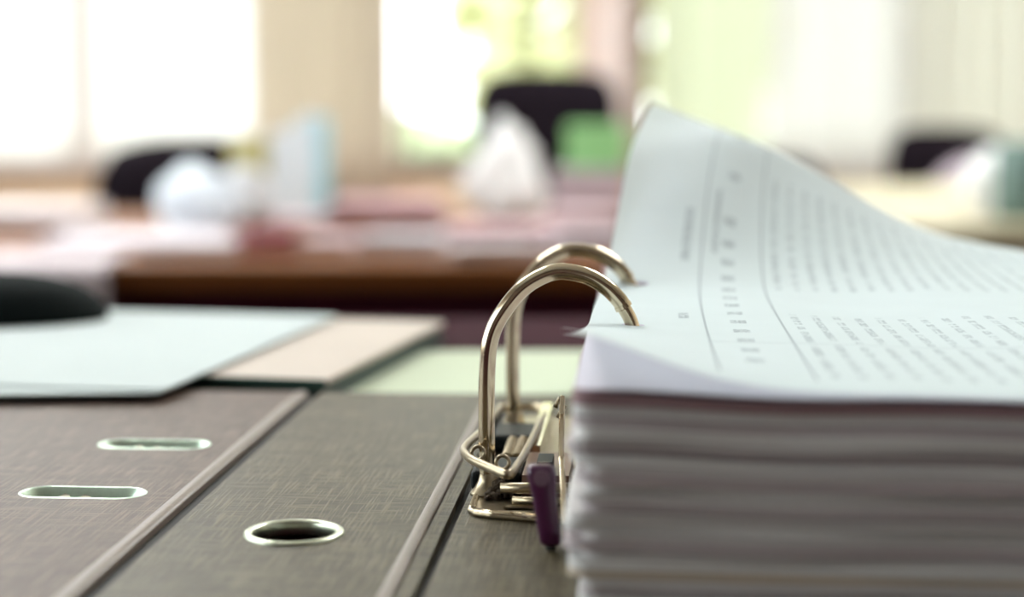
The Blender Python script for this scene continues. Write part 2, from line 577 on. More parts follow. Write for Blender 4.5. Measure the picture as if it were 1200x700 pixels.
# unseen ceiling lamps, added to brighten the paper tops and the room
for i, (x, y) in enumerate(((-1.4, 2.1), (1.4, 2.1), (-1.4, 4.3), (1.4, 4.3))):
    e = empty('added_ceiling_light', (x, y, RZ1))
    tag(e, ('added unseen ceiling light above the gap between the desks, window wall side', 'added unseen ceiling light above the gap between the desks, blank wall side', 'added unseen ceiling light in front of the white curtains', 'added unseen ceiling light in front of the pleated curtain')[i], 'ceiling light', 'added fill lights on the ceiling')
    h = MB().box(-0.62, 0.62, -0.16, 0.16, -0.06, 0.0).build('housing', M_['ceiling'], e)
    MB().box(-0.60, 0.60, -0.14, 0.14, -0.066, -0.0601).build('diffuser', emit('added_lamp_diffuser', (0.97, 1.0, 0.98), 36.0), e)

# outside
o = structure(MB().box(-40, 40, RY1 + 0.3, 60, -0.3, -0.15), 'ground', M_['ground'])


def tree(x, y, h, r, m, label, seed, group='trees outside the window'):
    rr = random.Random(seed)
    e = empty('tree', (x, y, -0.15))
    tag(e, label, 'tree', group)
    MB().tube([(0, 0, 0), (0.03, 0, h * 0.4), (0, 0.05, h * 0.8)], [0.12, 0.09, 0.03], 8).build('trunk', M_['bark'], e, sm=True)
    vs, fs = [], []
    for i in range(1500):
        while True:
            p = Vector((rr.uniform(-1, 1), rr.uniform(-1, 1), rr.uniform(-1, 1)))
            if p.length < 1 and p.length > 0.35: break
        c = Vector((p.x * r, p.y * r, h * 0.62 + p.z * h * 0.40))
        d = Vector((rr.uniform(-1, 1), rr.uniform(-1, 1), rr.uniform(-.4, .4))).normalized()
        q = d.cross(Vector((rr.uniform(-1, 1), rr.uniform(-1, 1), rr.uniform(-1, 1)))).normalized()
        a, b = 0.10 * rr.uniform(.7, 1.3), 0.045
        n = len(vs)
        vs += [tuple(c - d * a), tuple(c + q * b), tuple(c + d * a), tuple(c - q * b)]
        fs.append((n, n + 1, n + 2, n + 3))
    MB().add(vs, fs).build('foliage', m, e, fix=False)


tree(0.05, 10.5, 3.2, 0.50, M_['leaf_yellow'], 'blurred yellow green tree outside the leafy window above the tall black chair', 3, None)
tree(-0.75, 11.5, 0.95, 0.75, M_['leaf'], 'low green bush outside, left of the tall black chair', 4, None)
tree(1.25, 11.0, 3.0, 0.55, M_['leaf_yellow'], 'yellow green tree outside behind the yellow green curtain', 5, None)


# ------------------------------------------------------------------ desks
def desk(name, x0, x1, y0, y1, z, th, top, body, label, panel_back=0.05, leg_at=None):
    e = empty(name, ((x0 + x1) / 2, (y0 + y1) / 2, 0))
    tag(e, label, 'desk')
    hx, hy = (x1 - x0) / 2, (y1 - y0) / 2
    bevel(MB().box(-hx, hx, -hy, hy, z - th, z).build('desktop', top, e), 0.004)
    for sx in (-1, 1):
        MB().box(sx * (hx - 0.05) - 0.02, sx * (hx - 0.05) + 0.02, -hy + 0.04, hy - 0.04, 0, z - th).build('side_panel', body, e)
    MB().box(-hx + 0.07, hx - 0.07, -hy + panel_back, -hy + panel_back + 0.02, 0.06, z - th).build('front_panel', body, e)
    return e


ZD = ZT - 0.006                       # top of the desk the binder lies on
desk('desk', -0.95, 0.95, -0.20, 0.80, ZD, 0.03, M_['mahogany_dark'], M_['mahogany_dark'], 'dark mahogany desk that carries the open binder', panel_back=0.9)
ZF = 0.716
desk('desk', -0.86, 0.25, 1.89, 2.80, ZF, 0.028, M_['oak'], M_['mahogany_dark'], 'reddish brown desk across the gap, covered with papers and bags', panel_back=0.03)
desk('desk', 0.50, 2.1, 2.49, 3.70, ZF, 0.03, M_['tan_desk'], M_['oak'], 'olive tan desk beyond the curled page, near the pleated curtain')


# ------------------------------------------------------------------ binder frame of reference (millimetres: u across, v along the hinges)
BA = -math.radians(4.3168)
BO = (-0.005447, 0.403467, ZT)
binder = empty('lever_arch_binder', BO, BA)
tag(binder, 'opened brown linen lever arch binder lying flat with its metal rings up', 'binder')
K = 0.001
VB0, VB1 = -165, 147
TH = 3.2
# front cover with two slots
s1, s2 = (-97.8, -0.8), (-97.1, 58.3)
fc = MB(K).slab([round_rect(-330, -73.6, VB0, VB1, 2, 3), stadium(*s1, 15.0, 5.6), stadium(*s2, 15.0, 5.6)], -TH, 0).build('front_cover', M_['cover_front'], binder)
bevel(fc, 0.0009, 3)
for i, (cx, cy) in enumerate((s1, s2)):
    mb = MB(K)
    a, b, c, d = stadium(cx, cy, 15.6, 6.2), stadium(cx, cy, 15.2, 5.8), stadium(cx, cy, 14.9, 5.5), stadium(cx, cy, 14.2, 4.8)
    n = len(a)
    V = [(x, y, 0.02) for x, y in a] + [(x, y, 0.24) for x, y in b] + [(x, y, 0.0) for x, y in c] + [(x, y, -3.3) for x, y in d]
    mb.add(V, [(r * n + k, r * n + (k + 1) % n, (r + 1) * n + (k + 1) % n, (r + 1) * n + k) for r in range(3) for k in range(n)])
    mb.build('slot_rim', M_['slot_metal'], fc, sm=True, fix=False)
    # bits of torn board curling into the slot
    tb = MB(K)
    for (x, wd, hh) in ((-3.2, 3.2, 1.5), (1.6, 3.6, 1.3)):
        tb.add([(cx + x - wd / 2, cy - 5.3, -0.3), (cx + x + wd / 2, cy - 5.3, -0.3), (cx + x + wd * .35, cy - 3.2, hh - 1.4), (cx + x - wd * .1, cy - 2.7, hh - 1.1), (cx + x - wd * .4, cy - 3.4, hh - 1.6)], [(0, 1, 2, 3, 4)])
        tb.add([(cx + x - wd / 2, cy - 5.35, -1.4), (cx + x + wd / 2, cy - 5.35, -1.4), (cx + x + wd * .35, cy - 3.3, -1.6), (cx + x - wd * .4, cy - 3.4, -2.0)], [(3, 2, 1, 0)])
    tb.build('torn_edge', M_['torn'], fc)
# hinge strip 1 (rounded lip and dark groove)
def extrude_profile(prof, v0, v1, name, m, parent, sm=False):
    n = len(prof)
    V = [(u, v0, z) for u, z in prof] + [(u, v1, z) for u, z in prof]
    F = [(i, (i + 1) % n, n + (i + 1) % n, n + i) for i in range(n)] + [tuple(reversed(range(n))), tuple(range(n, 2 * n))]
    return MB(K).add(V, F).build(name, m, parent, sm)


def ridge(u0, u1, ztop, name, m):
    c, h = (u0 + u1) / 2, (u1 - u0) / 2
    prof = [(u1, -TH), (u1, ztop - 1.4)] + [(c + h * math.cos(math.radians(a)), ztop - 1.0 + 1.0 * math.sin(math.radians(a))) for a in range(0, 181, 20)] + [(u0, -TH)]
    return extrude_profile(prof, VB0 + 1, VB1 - 1, name, m, binder)


ridge(-75.6, -71.4, 0.45, 'hinge_ridge', M_['strip'])
MB(K).box(-71.3, -67.4, VB0 + 1, VB1 - 1, -TH, -1.7).build('hinge_groove', M_['dark_board'], binder)
# spine with the finger hole
fhx, fhy = -39.4, -36.0
sp = MB(K).slab([round_rect(-67.3, -13.4, VB0, VB1, 1.0, 3), circle(fhx, fhy, 9.9, 40)], -TH, 0).build('spine', M_['cover'], binder)
bevel(sp, 0.0009, 3)
fr = MB(K).lathe([(10.9, 0.02), (10.85, 0.42), (10.4, 0.72), (9.8, 0.78), (9.2, 0.55), (8.95, 0.1), (8.9, -2.4), (9.15, -2.7), (9.8, -2.9)], (fhx, fhy), 56).build('finger_ring', M_['eyelet'], sp, sm=True)
bm = bmesh.new(); bm.from_mesh(fr.data)
bmesh.ops.delete(bm, geom=[f for f in bm.faces if len(f.verts) > 4], context='FACES_ONLY')
bm.to_mesh(fr.data); bm.free()
ridge(-14.4, -11.2, 0.4, 'hinge_ridge', M_['strip'])
MB(K).box(-10.9, -7.6, VB0 + 1, VB1 - 1, -TH, -0.35).build('hinge_strip', M_['cover'], binder)
MB(K).box(-7.5, -5.4, VB0 + 1, VB1 - 1, -TH, -2.3).build('hinge_groove', M_['dark_board'], binder)
bc = MB(K).slab([round_rect(-5.3, 262, VB0, VB1, 2, 3)], -TH, 0).build('back_cover', M_['cover'], binder)
bevel(bc, 0.0009, 3)
for (u, v) in ((2, -8), (2, 88), (24, -8), (24, 88), (-40, 120), (-40, -140), (200, 120), (200, -140), (-200, 120), (-200, -140)):
    MB(K).lathe([(0.01, -TH - 2.75), (3.0, -TH - 2.7), (4.0, -TH - 0.9), (4.0, -TH + 0.02)], (u, v), 16).build('rivet', M_['nickel_dull'], binder, sm=True)

# mechanism ---------------------------------------------------------------
plate = MB(K).slab([[(-3.6, -14.5), (-1.8, -18.2), (2, -20), (14, -23.5), (40, -24), (42, -20), (42, 98), (38, 102), (0, 102), (-4, 98)], round_rect(5, 12.5, -16.2, -11.5, 1.2, 3), round_rect(8, 20, 22, 34, 2, 3)], 0.02, 1.3).build('base_plate', M_['nickel_dull'], binder)
bevel(plate, 0.0005, 2)
MB(K).box(4.5, 13, -16.7, -11, 0.03, 0.12).build('slot_shade', M_['dark_board'], plate)  # black inset added as the shade inside the plate's slot hole
MB(K).tube([(-2.6, -13.5, 1.1), (-3.0, 20, 1.1), (-3.2, 97, 1.1)], 0.9, 8).build('plate_rim', M_['nickel'], plate, sm=True)
MB(K).tube([(-1.6, -17.2, 1.1), (3, -19.2, 1.1), (14, -22.6, 1.1)], 0.8, 8).build('plate_rim', M_['nickel'], plate, sm=True)

arch_prof = catmull([(0, 0.6), (-0.4, 10), (-0.55, 21), (-0.35, 31), (0.3, 37.5), (2.4, 43), (7.2, 49.4), (12, 52.8), (16.8, 54.2), (22.8, 53.2), (27.4, 50.6), (30.4, 47.6), (31.4, 46.0)], 6)
post_prof = catmull([(31.35, 46.15), (33.2, 42.6), (34.4, 37.5), (34.8, 30), (34.9, 15), (34.9, 1.3)], 5)
for v0, zs in ((0.0, 1.0), (81.5, 0.965)):
    arch = MB(K).tube([(u, v0, z * zs) for u, z in arch_prof], 1.95, 20).build('arch', M_['nickel'], binder, sm=True)
    MB(K).tube([(31.1, v0, 46.55 * zs), (31.55, v0, 45.75 * zs)], 2.08, 20).build('seam_collar', M_['nickel'], arch)
    MB(K).tube([(u, v0, z * zs) for u, z in post_prof], 1.62, 20).build('post', M_['nickel'], binder, sm=True)
    MB(K).lathe([(4.6, 1.25), (4.2, 1.9), (3.3, 3.0), (2.5, 4.6), (2.15, 6.2), (2.0, 6.3)], (0, v0), 24).build('arch_socket', M_['nickel_dull'], binder, sm=True)
    if v0 == 0:
        # lumps of old glue round the foot of the front arch
        g = bmesh.new()
        for i in range(44):
            a = R.uniform(-1.7, 0.35)
            d = R.uniform(2.0, 7.0)
            p = (d * math.cos(a) + 0.8, d * math.sin(a), R.uniform(1.4, 4.2) if d < 3.4 else R.uniform(1.3, 2.4))
            bmesh.ops.create_icosphere(g, subdivisions=2, radius=R.uniform(0.6, 1.5), matrix=Matrix.Translation(p))
        for vv in g.verts:
            vv.co += Vector(noise.noise_vector(vv.co * 1.1)) * 0.55
            vv.co *= K
        me = bpy.data.meshes.new('glue_residue'); g.to_mesh(me); g.free()
        smooth(link('glue_residue', me, M_['glue'], binder))
# compressor bail: a wire loop lying across both arches
bail = catmull([(5, 95, 5.2), (-3.6, 94, 5.2), (-5.2, 86, 5.6), (-5.0, 50, 8), (-5.4, 26, 10), (-6.1, 9, 11.2), (-5.9, -1, 11.8), (-4.6, -7.6, 12), (-2.4, -13.4, 12), (1.6, -20.4, 12), (5.4, -26.6, 12), (6.8, -27.4, 12), (7.5, -24, 11.9), (7.8, -15, 11.5), (8.3, -3, 11), (8.5, 31, 9), (8.8, 56, 8), (9.2, 88, 5.6)], 4)
bl = MB(K).tube(bail, 1.1, 12, closed=True, flat=0.8).build('compressor_bail', M_['nickel_dull'], binder, sm=True)
for (u, v) in ((-1.9, -7.0), (4.6, -17.0)):
    MB(K).tube([(u + 1.5 * math.cos(a), v + 0.4 * math.sin(a), 12.4 + 1.5 * math.sin(a)) for a in [k * math.pi / 8 for k in range(16)]], 0.45, 8, closed=True).build('spring_eye', M_['nickel_dull'], bl, sm=True)
# springs and plastic guide under the bail
sb = MB(K).box(-4.6, 7.6, 1.5, 20, 1.4, 6.2).build('guide_block', M_['black_plastic'], binder); bevel(sb, 0.0012, 3)
sb = MB(K).box(-3.8, 7.6, 48, 68, 1.4, 5.8).build('guide_block', M_['black_plastic'], binder); bevel(sb, 0.0015, 3)
for u in (2.6, 5.2):
    MB(K).tube([(u + 1.3 * math.cos(k * 0.9), 22 + k * 0.36, 5.4 + 1.3 * math.sin(k * 0.9)) for k in range(64)], 0.35, 6).build('spring', M_['nickel_dull'], binder, sm=True)
MB(K).box(7.6, 10.4, 28, 90, 1.3, 7.4).build('side_rail', M_['nickel'], binder)
MB(K).tube([(3.2, -6.8, 4.2), (20, -5.4, 4.2)], 1.3, 14).build('hinge_rod', M_['nickel_dull'], binder, sm=True)
MB(K).tube([(6.4, -10.6, 2.3), (19, -11.6, 2.3)], 0.95, 12).build('hinge_rod', M_['nickel_dull'], binder, sm=True)
MB(K).slab([[(8, -3), (19, -3), (19, 24), (8, 24)]], 1.35, 6.5).build('pivot_bracket', paint('brown_metal', (0.20, 0.11, 0.075), 0.35, 500), binder)
# lever: upright nickel arm with a purple plastic grip
lev = MB(K)
arm = [(18.9, -37, 0.8), (18.2, -28, 6), (17.0, -12, 10), (16.6, -2, 18), (16.6, 1, 22)]
lv = MB(K).add([(a + dx, b, c + dz) for a, b, c in arm for dx in (0, 1.3) for dz in (-3.0, 3.0)],
               [q for i in range(4) for q in [(4 * i, 4 * i + 1, 4 * i + 5, 4 * i + 4), (4 * i + 2, 4 * i + 6, 4 * i + 7, 4 * i + 3), (4 * i + 1, 4 * i + 3, 4 * i + 7, 4 * i + 5), (4 * i, 4 * i + 4, 4 * i + 6, 4 * i + 2)]] + [(0, 2, 3, 1), (16, 17, 19, 18)]).build('lever_arm', M_['nickel'], binder)
bevel(lv, 0.0003, 2)
MB(K).tube([(16.3, 1, 19.5), (17.7, 1, 22.3), (16.4, 1, 24.0), (15.6, 1, 22)], 0.7, 8).build('lever_hook', M_['nickel_dull'], lv, sm=True)
MB(K).box(11.4, 15.0, -2, 8, 6.5, 9.5).build('lever_pivot', M_['black_plastic'], binder)
gp = MB(K)
secs = [(14.8, -44.6, 18.0, 2.2, 1.6), (14.85, -44.6, 17.4, 2.9, 2.3), (15.0, -44.6, 16.2, 3.15, 2.6), (15.3, -44.6, 14.2, 2.9, 2.4), (15.7, -44.8, 11, 2.55, 2.0), (16.5, -45.2, 5, 2.4, 1.8), (17.0, -45.5, 1.8, 2.25, 1.7), (17.1, -45.5, 1.0, 1.7, 1.2)]
V, F = [], []
ns = 20
for (cx, cy, cz, a, b) in secs:
    for k in range(ns):
        t = 2 * math.pi * k / ns
        ct, st = math.cos(t), math.sin(t)
        V.append((cx + a * math.copysign(abs(ct) ** 0.6, ct), cy + b * math.copysign(abs(st) ** 0.6, st), cz))
for i in range(len(secs) - 1):
    for k in range(ns):
        F.append((i * ns + k, i * ns + (k + 1) % ns, (i + 1) * ns + (k + 1) % ns, (i + 1) * ns + k))
F += [tuple(range(ns)), tuple((len(secs) - 1) * ns + k for k in range(ns))]
gr = MB(K).add(V, F).build('lever_grip', M_['purple'], binder, sm=True)
gr['label'] = 'purple plastic grip'
MB(K).tube([(15.1, -46.6, 15.6), (15.1, -47.35, 15.6)], 1.7, 18).build('grip_rivet', M_['purple_worn'], gr)
MB(K).tube([(17.05, -45.4, 0.05), (17.05, -45.4, 1.1)], 1.1, 12).build('lever_tip', M_['dark_board'], gr)

# ------------------------------------------------------------------ the filed papers
HOLES = ((34.7, 0.0), (34.7, 81.5))
STACK = [  # thickness (mm), tint
    (1.9, 'w'), (1.3, 'm'), (1.7, 'g'), (1.2, 'b'), (2.0, 'w'), (1.3, 'g'), (1.8, 'm'), (1.5, 'g'), (1.6, 'w'), (1.9, 'g'),
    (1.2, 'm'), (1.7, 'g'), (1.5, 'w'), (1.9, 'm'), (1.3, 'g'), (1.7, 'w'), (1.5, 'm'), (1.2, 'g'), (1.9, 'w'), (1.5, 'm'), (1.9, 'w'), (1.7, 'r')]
TINT = {'w': ('white', (0.72, 0.71, 0.70)), 'm': ('mauve tinged', (0.52, 0.46, 0.475)), 'g': ('grey white', (0.61, 0.585, 0.58)), 'b': ('buff', (0.56, 0.47, 0.37)), 'r': ('gap-shadow mauve', (0.34, 0.22, 0.235))}  # 'r': mauve edges with the gap shadow under the lifted sheet painted in
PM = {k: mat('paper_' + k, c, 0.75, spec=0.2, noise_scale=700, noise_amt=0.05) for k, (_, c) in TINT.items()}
ORD = ['lowest', 'second', 'third', 'fourth', 'fifth', 'sixth', 'seventh', 'eighth', 'ninth', 'tenth', 'eleventh']
ZS = 40.4                             # top of the stack above the cover
pitch = (ZS - 0.1) / sum(t for t, _ in STACK)
z = 1.45


def swell(u, v, f):
    return f * (0.55 * math.sin(u * 0.045 + 0.6) + 0.3 * math.sin(u * 0.11 + v * 0.02) - 0.35)


ZSC = (ZS - 1.5) / sum(t for t, _ in STACK)
nst = len(STACK)
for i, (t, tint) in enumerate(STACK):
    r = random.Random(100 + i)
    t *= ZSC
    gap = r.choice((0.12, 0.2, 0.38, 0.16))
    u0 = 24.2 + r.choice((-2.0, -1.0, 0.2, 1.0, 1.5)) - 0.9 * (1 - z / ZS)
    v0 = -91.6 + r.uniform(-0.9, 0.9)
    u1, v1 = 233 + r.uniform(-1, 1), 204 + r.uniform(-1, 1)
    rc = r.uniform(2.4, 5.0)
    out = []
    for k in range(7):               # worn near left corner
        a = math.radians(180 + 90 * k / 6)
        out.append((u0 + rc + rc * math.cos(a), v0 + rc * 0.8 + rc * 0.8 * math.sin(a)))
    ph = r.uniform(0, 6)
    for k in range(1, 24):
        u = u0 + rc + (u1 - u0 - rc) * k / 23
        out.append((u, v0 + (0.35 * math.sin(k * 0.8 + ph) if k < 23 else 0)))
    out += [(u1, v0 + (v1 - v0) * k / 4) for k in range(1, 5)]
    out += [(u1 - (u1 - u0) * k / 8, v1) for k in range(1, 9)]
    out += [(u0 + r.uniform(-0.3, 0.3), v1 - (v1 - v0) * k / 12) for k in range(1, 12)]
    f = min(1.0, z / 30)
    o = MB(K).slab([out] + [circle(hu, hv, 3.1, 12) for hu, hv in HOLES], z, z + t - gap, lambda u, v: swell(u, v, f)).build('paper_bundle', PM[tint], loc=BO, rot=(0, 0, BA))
    k = nst - 1 - i
    if k < 11:
        lab = f'{TINT[tint][0]} paper bundle filed in the stack, {"topmost" if k == 0 else ORD[k]} {"bundle" if k == 0 else "down"} below the curled printed page'
    else:
        lab = f'{TINT[tint][0]} paper bundle filed in the stack, {ORD[i]} {"of all, lying on" if i == 0 else "up from"} the binder cover'
    tag(o, lab, 'paper', 'paper bundles filed on the rings')
    z += t
SW = lambda u: swell(u, -92, 1.0)


def interp(tab, x):
    if x <= tab[0][0]: return tab[0][1]
    for (a, b), (c, d) in zip(tab[:-1], tab[1:]):
        if x <= c:
            q = (x - a) / (c - a)
            return b + (d - b) * q
    return tab[-1][1]


GT = [(0, 1.0), (13, .86), (26.5, .733), (40, .605), (52, .525), (61.5, .453), (73, .36), (85, .266), (100, .155), (113, .08), (130, .025), (145, 0.0)]
PT = [(58, 0), (70, .3), (81, 1.2), (93, 3.6), (105, 7.2), (118, 12.2), (130, 18), (140, 23.8), (150, 30), (160, 36), (205, 64)]   # lift of the binding edge along the page
RT = [(0, .64), (8, .73), (16, .83), (24, .92), (32, .97), (40, .985), (60, .985)]


def page_point(s, t, which):
    v = -92 + t
    h = max(0.0, (v - 58) / 147.0)
    e = (v - 158) - 47 * s / 40      # the corner bends back beyond a slanting crease
    e = 0.5 * (e + math.sqrt(e * e + 16))
    lift = max(0.0, interp(PT, v) * interp(GT, s) - 0.28 * e * min(1, h * 3)) if h > 0 else 0.0
    du = 14.8 * max(0.0, v / 205.0) ** 2.6 * max(0.0, 1 - s / 145)
    dv = 0.0
    zb = ZS + 0.75
    fs = max(0.0, 1 - t / 95) ** 1.4
    if which == 1:
        z = zb + 0.7 + lift + (9.2 * math.exp(-(s / 19.0) ** 1.6) + 1.2 * math.exp(-(s / 60.0) ** 2)) * fs
        du -= 2.5 * math.exp(-s / 10) * fs
    elif which == 2:
        z = zb + 0.28 + lift * interp(RT, s) - 0.5 * min(1, lift / 6) + 0.15 * fs * math.exp(-s / 25)
        du += (1 - interp(RT, s)) * 8 * h
    else:
        z = zb + 0.05
    return (23.5 + s + du, v + dv, z + swell(23.5 + s, v, 1.0))


def page(which, m, name, label, s0=0.0):
    hc = 33.7 - 23.5
    S_ = sorted(set([s0, 3, 5.5, hc - 3, hc, hc + 3, 17, 20.5, 24, 27.5, 31, 35] + [35 + 5 * k for k in range(1, 36)]))
    th = [92.0, 173.5]
    T_ = sorted(set([0, 4, 8, 13, 18, 25, 32, 40, 50, 60, 70, 80, 85] + [q + d for q in th for d in (-3, 0, 3)] + [98, 104, 110, 118, 126, 134, 142, 150, 158, 165, 180, 187] + [187 + 7 * k for k in range(1, 15)] + [291, 297]))
    hole_s = hc
    V, UV, F = [], [], []
    ns_ = len(S_)
    for t in T_:
        for s in S_:
            a, b = s, t
            for q in th:
                if abs(abs(t - q) - 3) < 1e-6 and abs(abs(s - hole_s) - 3) < 1e-6:
                    a = hole_s + (s - hole_s) * 0.7071; b = q + (t - q) * 0.7071
            V.append(page_point(a, b, which)); UV.append((a / 1000, b / 1000))
    for j in range(len(T_) - 1):
        for i in range(ns_ - 1):
            sc, tc = (S_[i] + S_[i + 1]) / 2, (T_[j] + T_[j + 1]) / 2
            if abs(sc - hole_s) < 3 and any(abs(tc - q) < 3 for q in th): continue
            F.append((j * ns_ + i, j * ns_ + i + 1, (j + 1) * ns_ + i + 1, (j + 1) * ns_ + i))
    me = bpy.data.meshes.new(name)
    me.from_pydata([tuple(c * K for c in p) for p in V], [], F)
    ul = me.uv_layers.new(name='UVMap')
    for lp in me.loops:
        ul.data[lp.index].uv = UV[lp.vertex_index]
    o = link(name, me, m, None, BO, (0, 0, BA))
    smooth(o)
    sub = o.modifiers.new('subsurf', 'SUBSURF'); sub.levels = sub.render_levels = 1
    tag(o, label, 'paper')
    return o


page(1, M_['page'], 'printed_page', 'printed white page on top of the filed stack with its far corner curling up')
page(2, cloth('lilac_sheet', (0.72, 0.68, 0.76), 0.06), 'blank_page', 'pale lilac page curling up just behind the printed top page')

# ------------------------------------------------------------------ things behind the binder on the same desk
FA = -math.radians(12.3)
fo = empty('file_folder', (-0.0612, 0.5625, ZD), FA)
tag(fo, 'thick closed folder with a beige cover and dark green edge behind the binder', 'folder')
MB().box(-0.40, 0.0, 0.0, 0.155, 0, 0.0012).build('back_board', paint('dark_green_board', (0.018, 0.045, 0.038), 0.5), fo)
MB().box(-0.396, -0.001, 0.002, 0.153, 0.0012, 0.0068).build('paper_block', paint('dark_green_edge', (0.030, 0.055, 0.048), 0.6), fo)
c = MB().box(-0.40, 0.0, 0.0, 0.155, 0.0068, 0.0085).build('cover_board', paint('beige_cover', (0.46, 0.39, 0.33), 0.5), fo)
MB().box(-0.40, 0.0005, -0.0006, 0.0, 0.0060, 0.0088).build('edge_tape', paint('green_tape', (0.02, 0.07, 0.055), 0.5), fo)


def sheet(name, corners, m, label, th=0.0003, cat='paper', group=None):
    """a flat sheet or stack given by its four corners at its underside"""
    c0 = sum((Vector(c) for c in corners), Vector()) / 4
    V = [tuple(Vector(c) - c0) for c in corners] + [tuple(Vector(c) - c0 + Vector((0, 0, th))) for c in corners]
    o = MB().add(V, [(3, 2, 1, 0), (4, 5, 6, 7), (0, 1, 5, 4), (1, 2, 6, 5), (2, 3, 7, 6), (3, 0, 4, 7)]).build(name, m, loc=tuple(c0))
    return tag(o, label, cat, group)


ZW = ZD + 0.0088
white = cloth('bright_white_sheet', (0.64, 0.70, 0.70), 0.2)
sheet('paper_sheet', [(-0.42, 0.515, ZW), (-0.1095, 0.5335, ZW), (-0.09, 0.65, ZW), (-0.42, 0.70, ZW)], white, 'white sheet under the long white paper, reaching over the front cover of the binder', 0.0006)
sheet('paper_sheet', [(-0.42, 0.590, ZW + .0008), (-0.1085, 0.535, ZW + .0008), (-0.073, 0.720, ZW + .0008), (-0.40, 0.785, ZW + .0008)], white, 'long white paper lying on the beige folder and under the black mouse', 0.0006)
sheet('paper_sheet', [(-0.060, 0.581, ZD + .0002), (0.10, 0.581, ZD + .0002), (0.10, 0.684, ZD + .0002), (-0.060, 0.684, ZD + .0002)], cloth('mint_sheet', (0.63, 0.69, 0.54), 0.2), 'pale mint paper on the dark desk, seen between the folder and the rings', 0.0006)
# computer mouse on the white paper
mo = empty('computer_mouse', (-0.222, 0.706, ZW + 0.0014), math.radians(100))
tag(mo, 'rounded black mouse on the white paper at the far edge of the desk', 'mouse')
V, F = [], []
nr, nsg = 10, 28
for i in range(nr + 1):
    a = i / nr * math.pi / 2
    for k in range(nsg):
        t = 2 * math.pi * k / nsg
        ct, st = math.cos(t), math.sin(t)
        rr = math.cos(a) ** 0.7
        V.append((0.031 * rr * math.copysign(abs(ct) ** .85, ct), 0.056 * rr * math.copysign(abs(st) ** .85, st), 0.0195 * math.sin(a)))
for i in range(nr):
    for k in range(nsg):
        F.append((i * nsg + k, i * nsg + (k + 1) % nsg, (i + 1) * nsg + (k + 1) % nsg, (i + 1) * nsg + k))
F.append(tuple(reversed(range(nsg))))
MB().add(V, F).build('shell', mat('matte_black', (0.005, 0.008, 0.008), 0.8, spec=0.08, noise_scale=400), mo, sm=True)
MB().tube([(-0.0035, 0.034, 0.0136), (0.0035, 0.034, 0.0136)], 0.005, 14).build('scroll_wheel', paint('grey_rubber', (0.05, 0.05, 0.05), 0.7), mo)

# ------------------------------------------------------------------ chairs
def chair(x, y, rz, w, top, bh, label, bow=0.05, seat_z=0.46):
    e = empty('office_chair', (x, y, 0), rz)
    tag(e, label, 'chair')
    # bowed backrest slab with rounded corners
    nx, nz = 12, 8
    V, F = [], []
    z0 = top - bh
    for side in (0, 1):
        for j in range(nz + 1):
            for i in range(nx + 1):
                a, b = -1 + 2 * i / nx, -1 + 2 * j / nz
                # squircle mapping keeps the corners round
                px = a * math.sqrt(max(0, 1 - 0.30 * b * b * abs(b) ** 2)) if True else a
                pz = b * math.sqrt(max(0, 1 - 0.22 * a * a * abs(a) ** 2))
                edge = max(abs(a), abs(b))
                th = 0.035 * math.sqrt(max(0.0, 1 - edge ** 6)) + 0.004
                yy = -bow * (px * px) + (th if side else -th)
                V.append((px * w / 2, yy, z0 + bh * (pz + 1) / 2))
    n = (nx + 1) * (nz + 1)
    for side in (0, 1):
        for j in range(nz):
            for i in range(nx):
                q = (side * n + j * (nx + 1) + i, side * n + j * (nx + 1) + i + 1, side * n + (j + 1) * (nx + 1) + i + 1, side * n + (j + 1) * (nx + 1) + i)
                F.append(q if side else tuple(reversed(q)))
    ring = [i for i in range(nx + 1)] + [j * (nx + 1) + nx for j in range(1, nz + 1)] + [nz * (nx + 1) + i for i in range(nx - 1, -1, -1)] + [j * (nx + 1) for j in range(nz - 1, 0, -1)]
    for a, b in zip(ring, ring[1:] + ring[:1]):
        F.append((a, b, b + n, a + n))
    MB().add(V, F).build('backrest', M_['black_fabric'], e, sm=True)
    st = MB().slab([round_rect(-w / 2 - 0.02, w / 2 + 0.02, -0.46, 0.0, 0.09, 6)], seat_z - 0.08, seat_z).build('seat', M_['black_fabric'], e, sm=False)
    bevel(st, 0.025, 3)
    MB().tube([(0, 0.05, z0 + bh * 0.45), (0, 0.075, z0 + bh * .2), (0, 0.06, seat_z - 0.05), (0, -0.2, seat_z - 0.1)], 0.022, 8).build('back_bracket', M_['black_plastic'], e, sm=True)
    MB().tube([(0, -0.22, 0.1), (0, -0.22, seat_z - 0.08)], 0.03, 10).build('gas_column', M_['chrome_leg'], e, sm=True)
    for k in range(5):
        a = 2 * math.pi * k / 5 + 0.3
        lg = MB().tube([(0, -0.22, 0.12), (0.28 * math.cos(a), -0.22 + 0.28 * math.sin(a), 0.075)], [0.03, 0.02], 8).build('leg', M_['black_plastic'], e, sm=True)
        cx, cy = 0.27 * math.cos(a), -0.22 + 0.27 * math.sin(a)
        MB().tube([(cx - 0.012, cy, 0.03), (cx + 0.012, cy, 0.03)], 0.03, 12).build('castor', M_['black_plastic'], lg)
    return e


chair(0.095, 5.0, 0.0, 0.41, 0.975, 0.30, 'tall black office chair backrest seen below the leafy window', bow=0.05, seat_z=0.50)
chair(-0.56, 3.30, 0.1, 0.45, 0.822, 0.40, 'low black office chair behind the white bag and blue box')
chair(0.60, 4.36, -0.1, 0.36, 0.757, 0.32, 'black office chair peeking out behind the slope of the curled page')
chair(1.28, 5.2, 0.1, 0.36, 0.812, 0.34, 'black office chair hung with a grey bag before the pleated curtain')

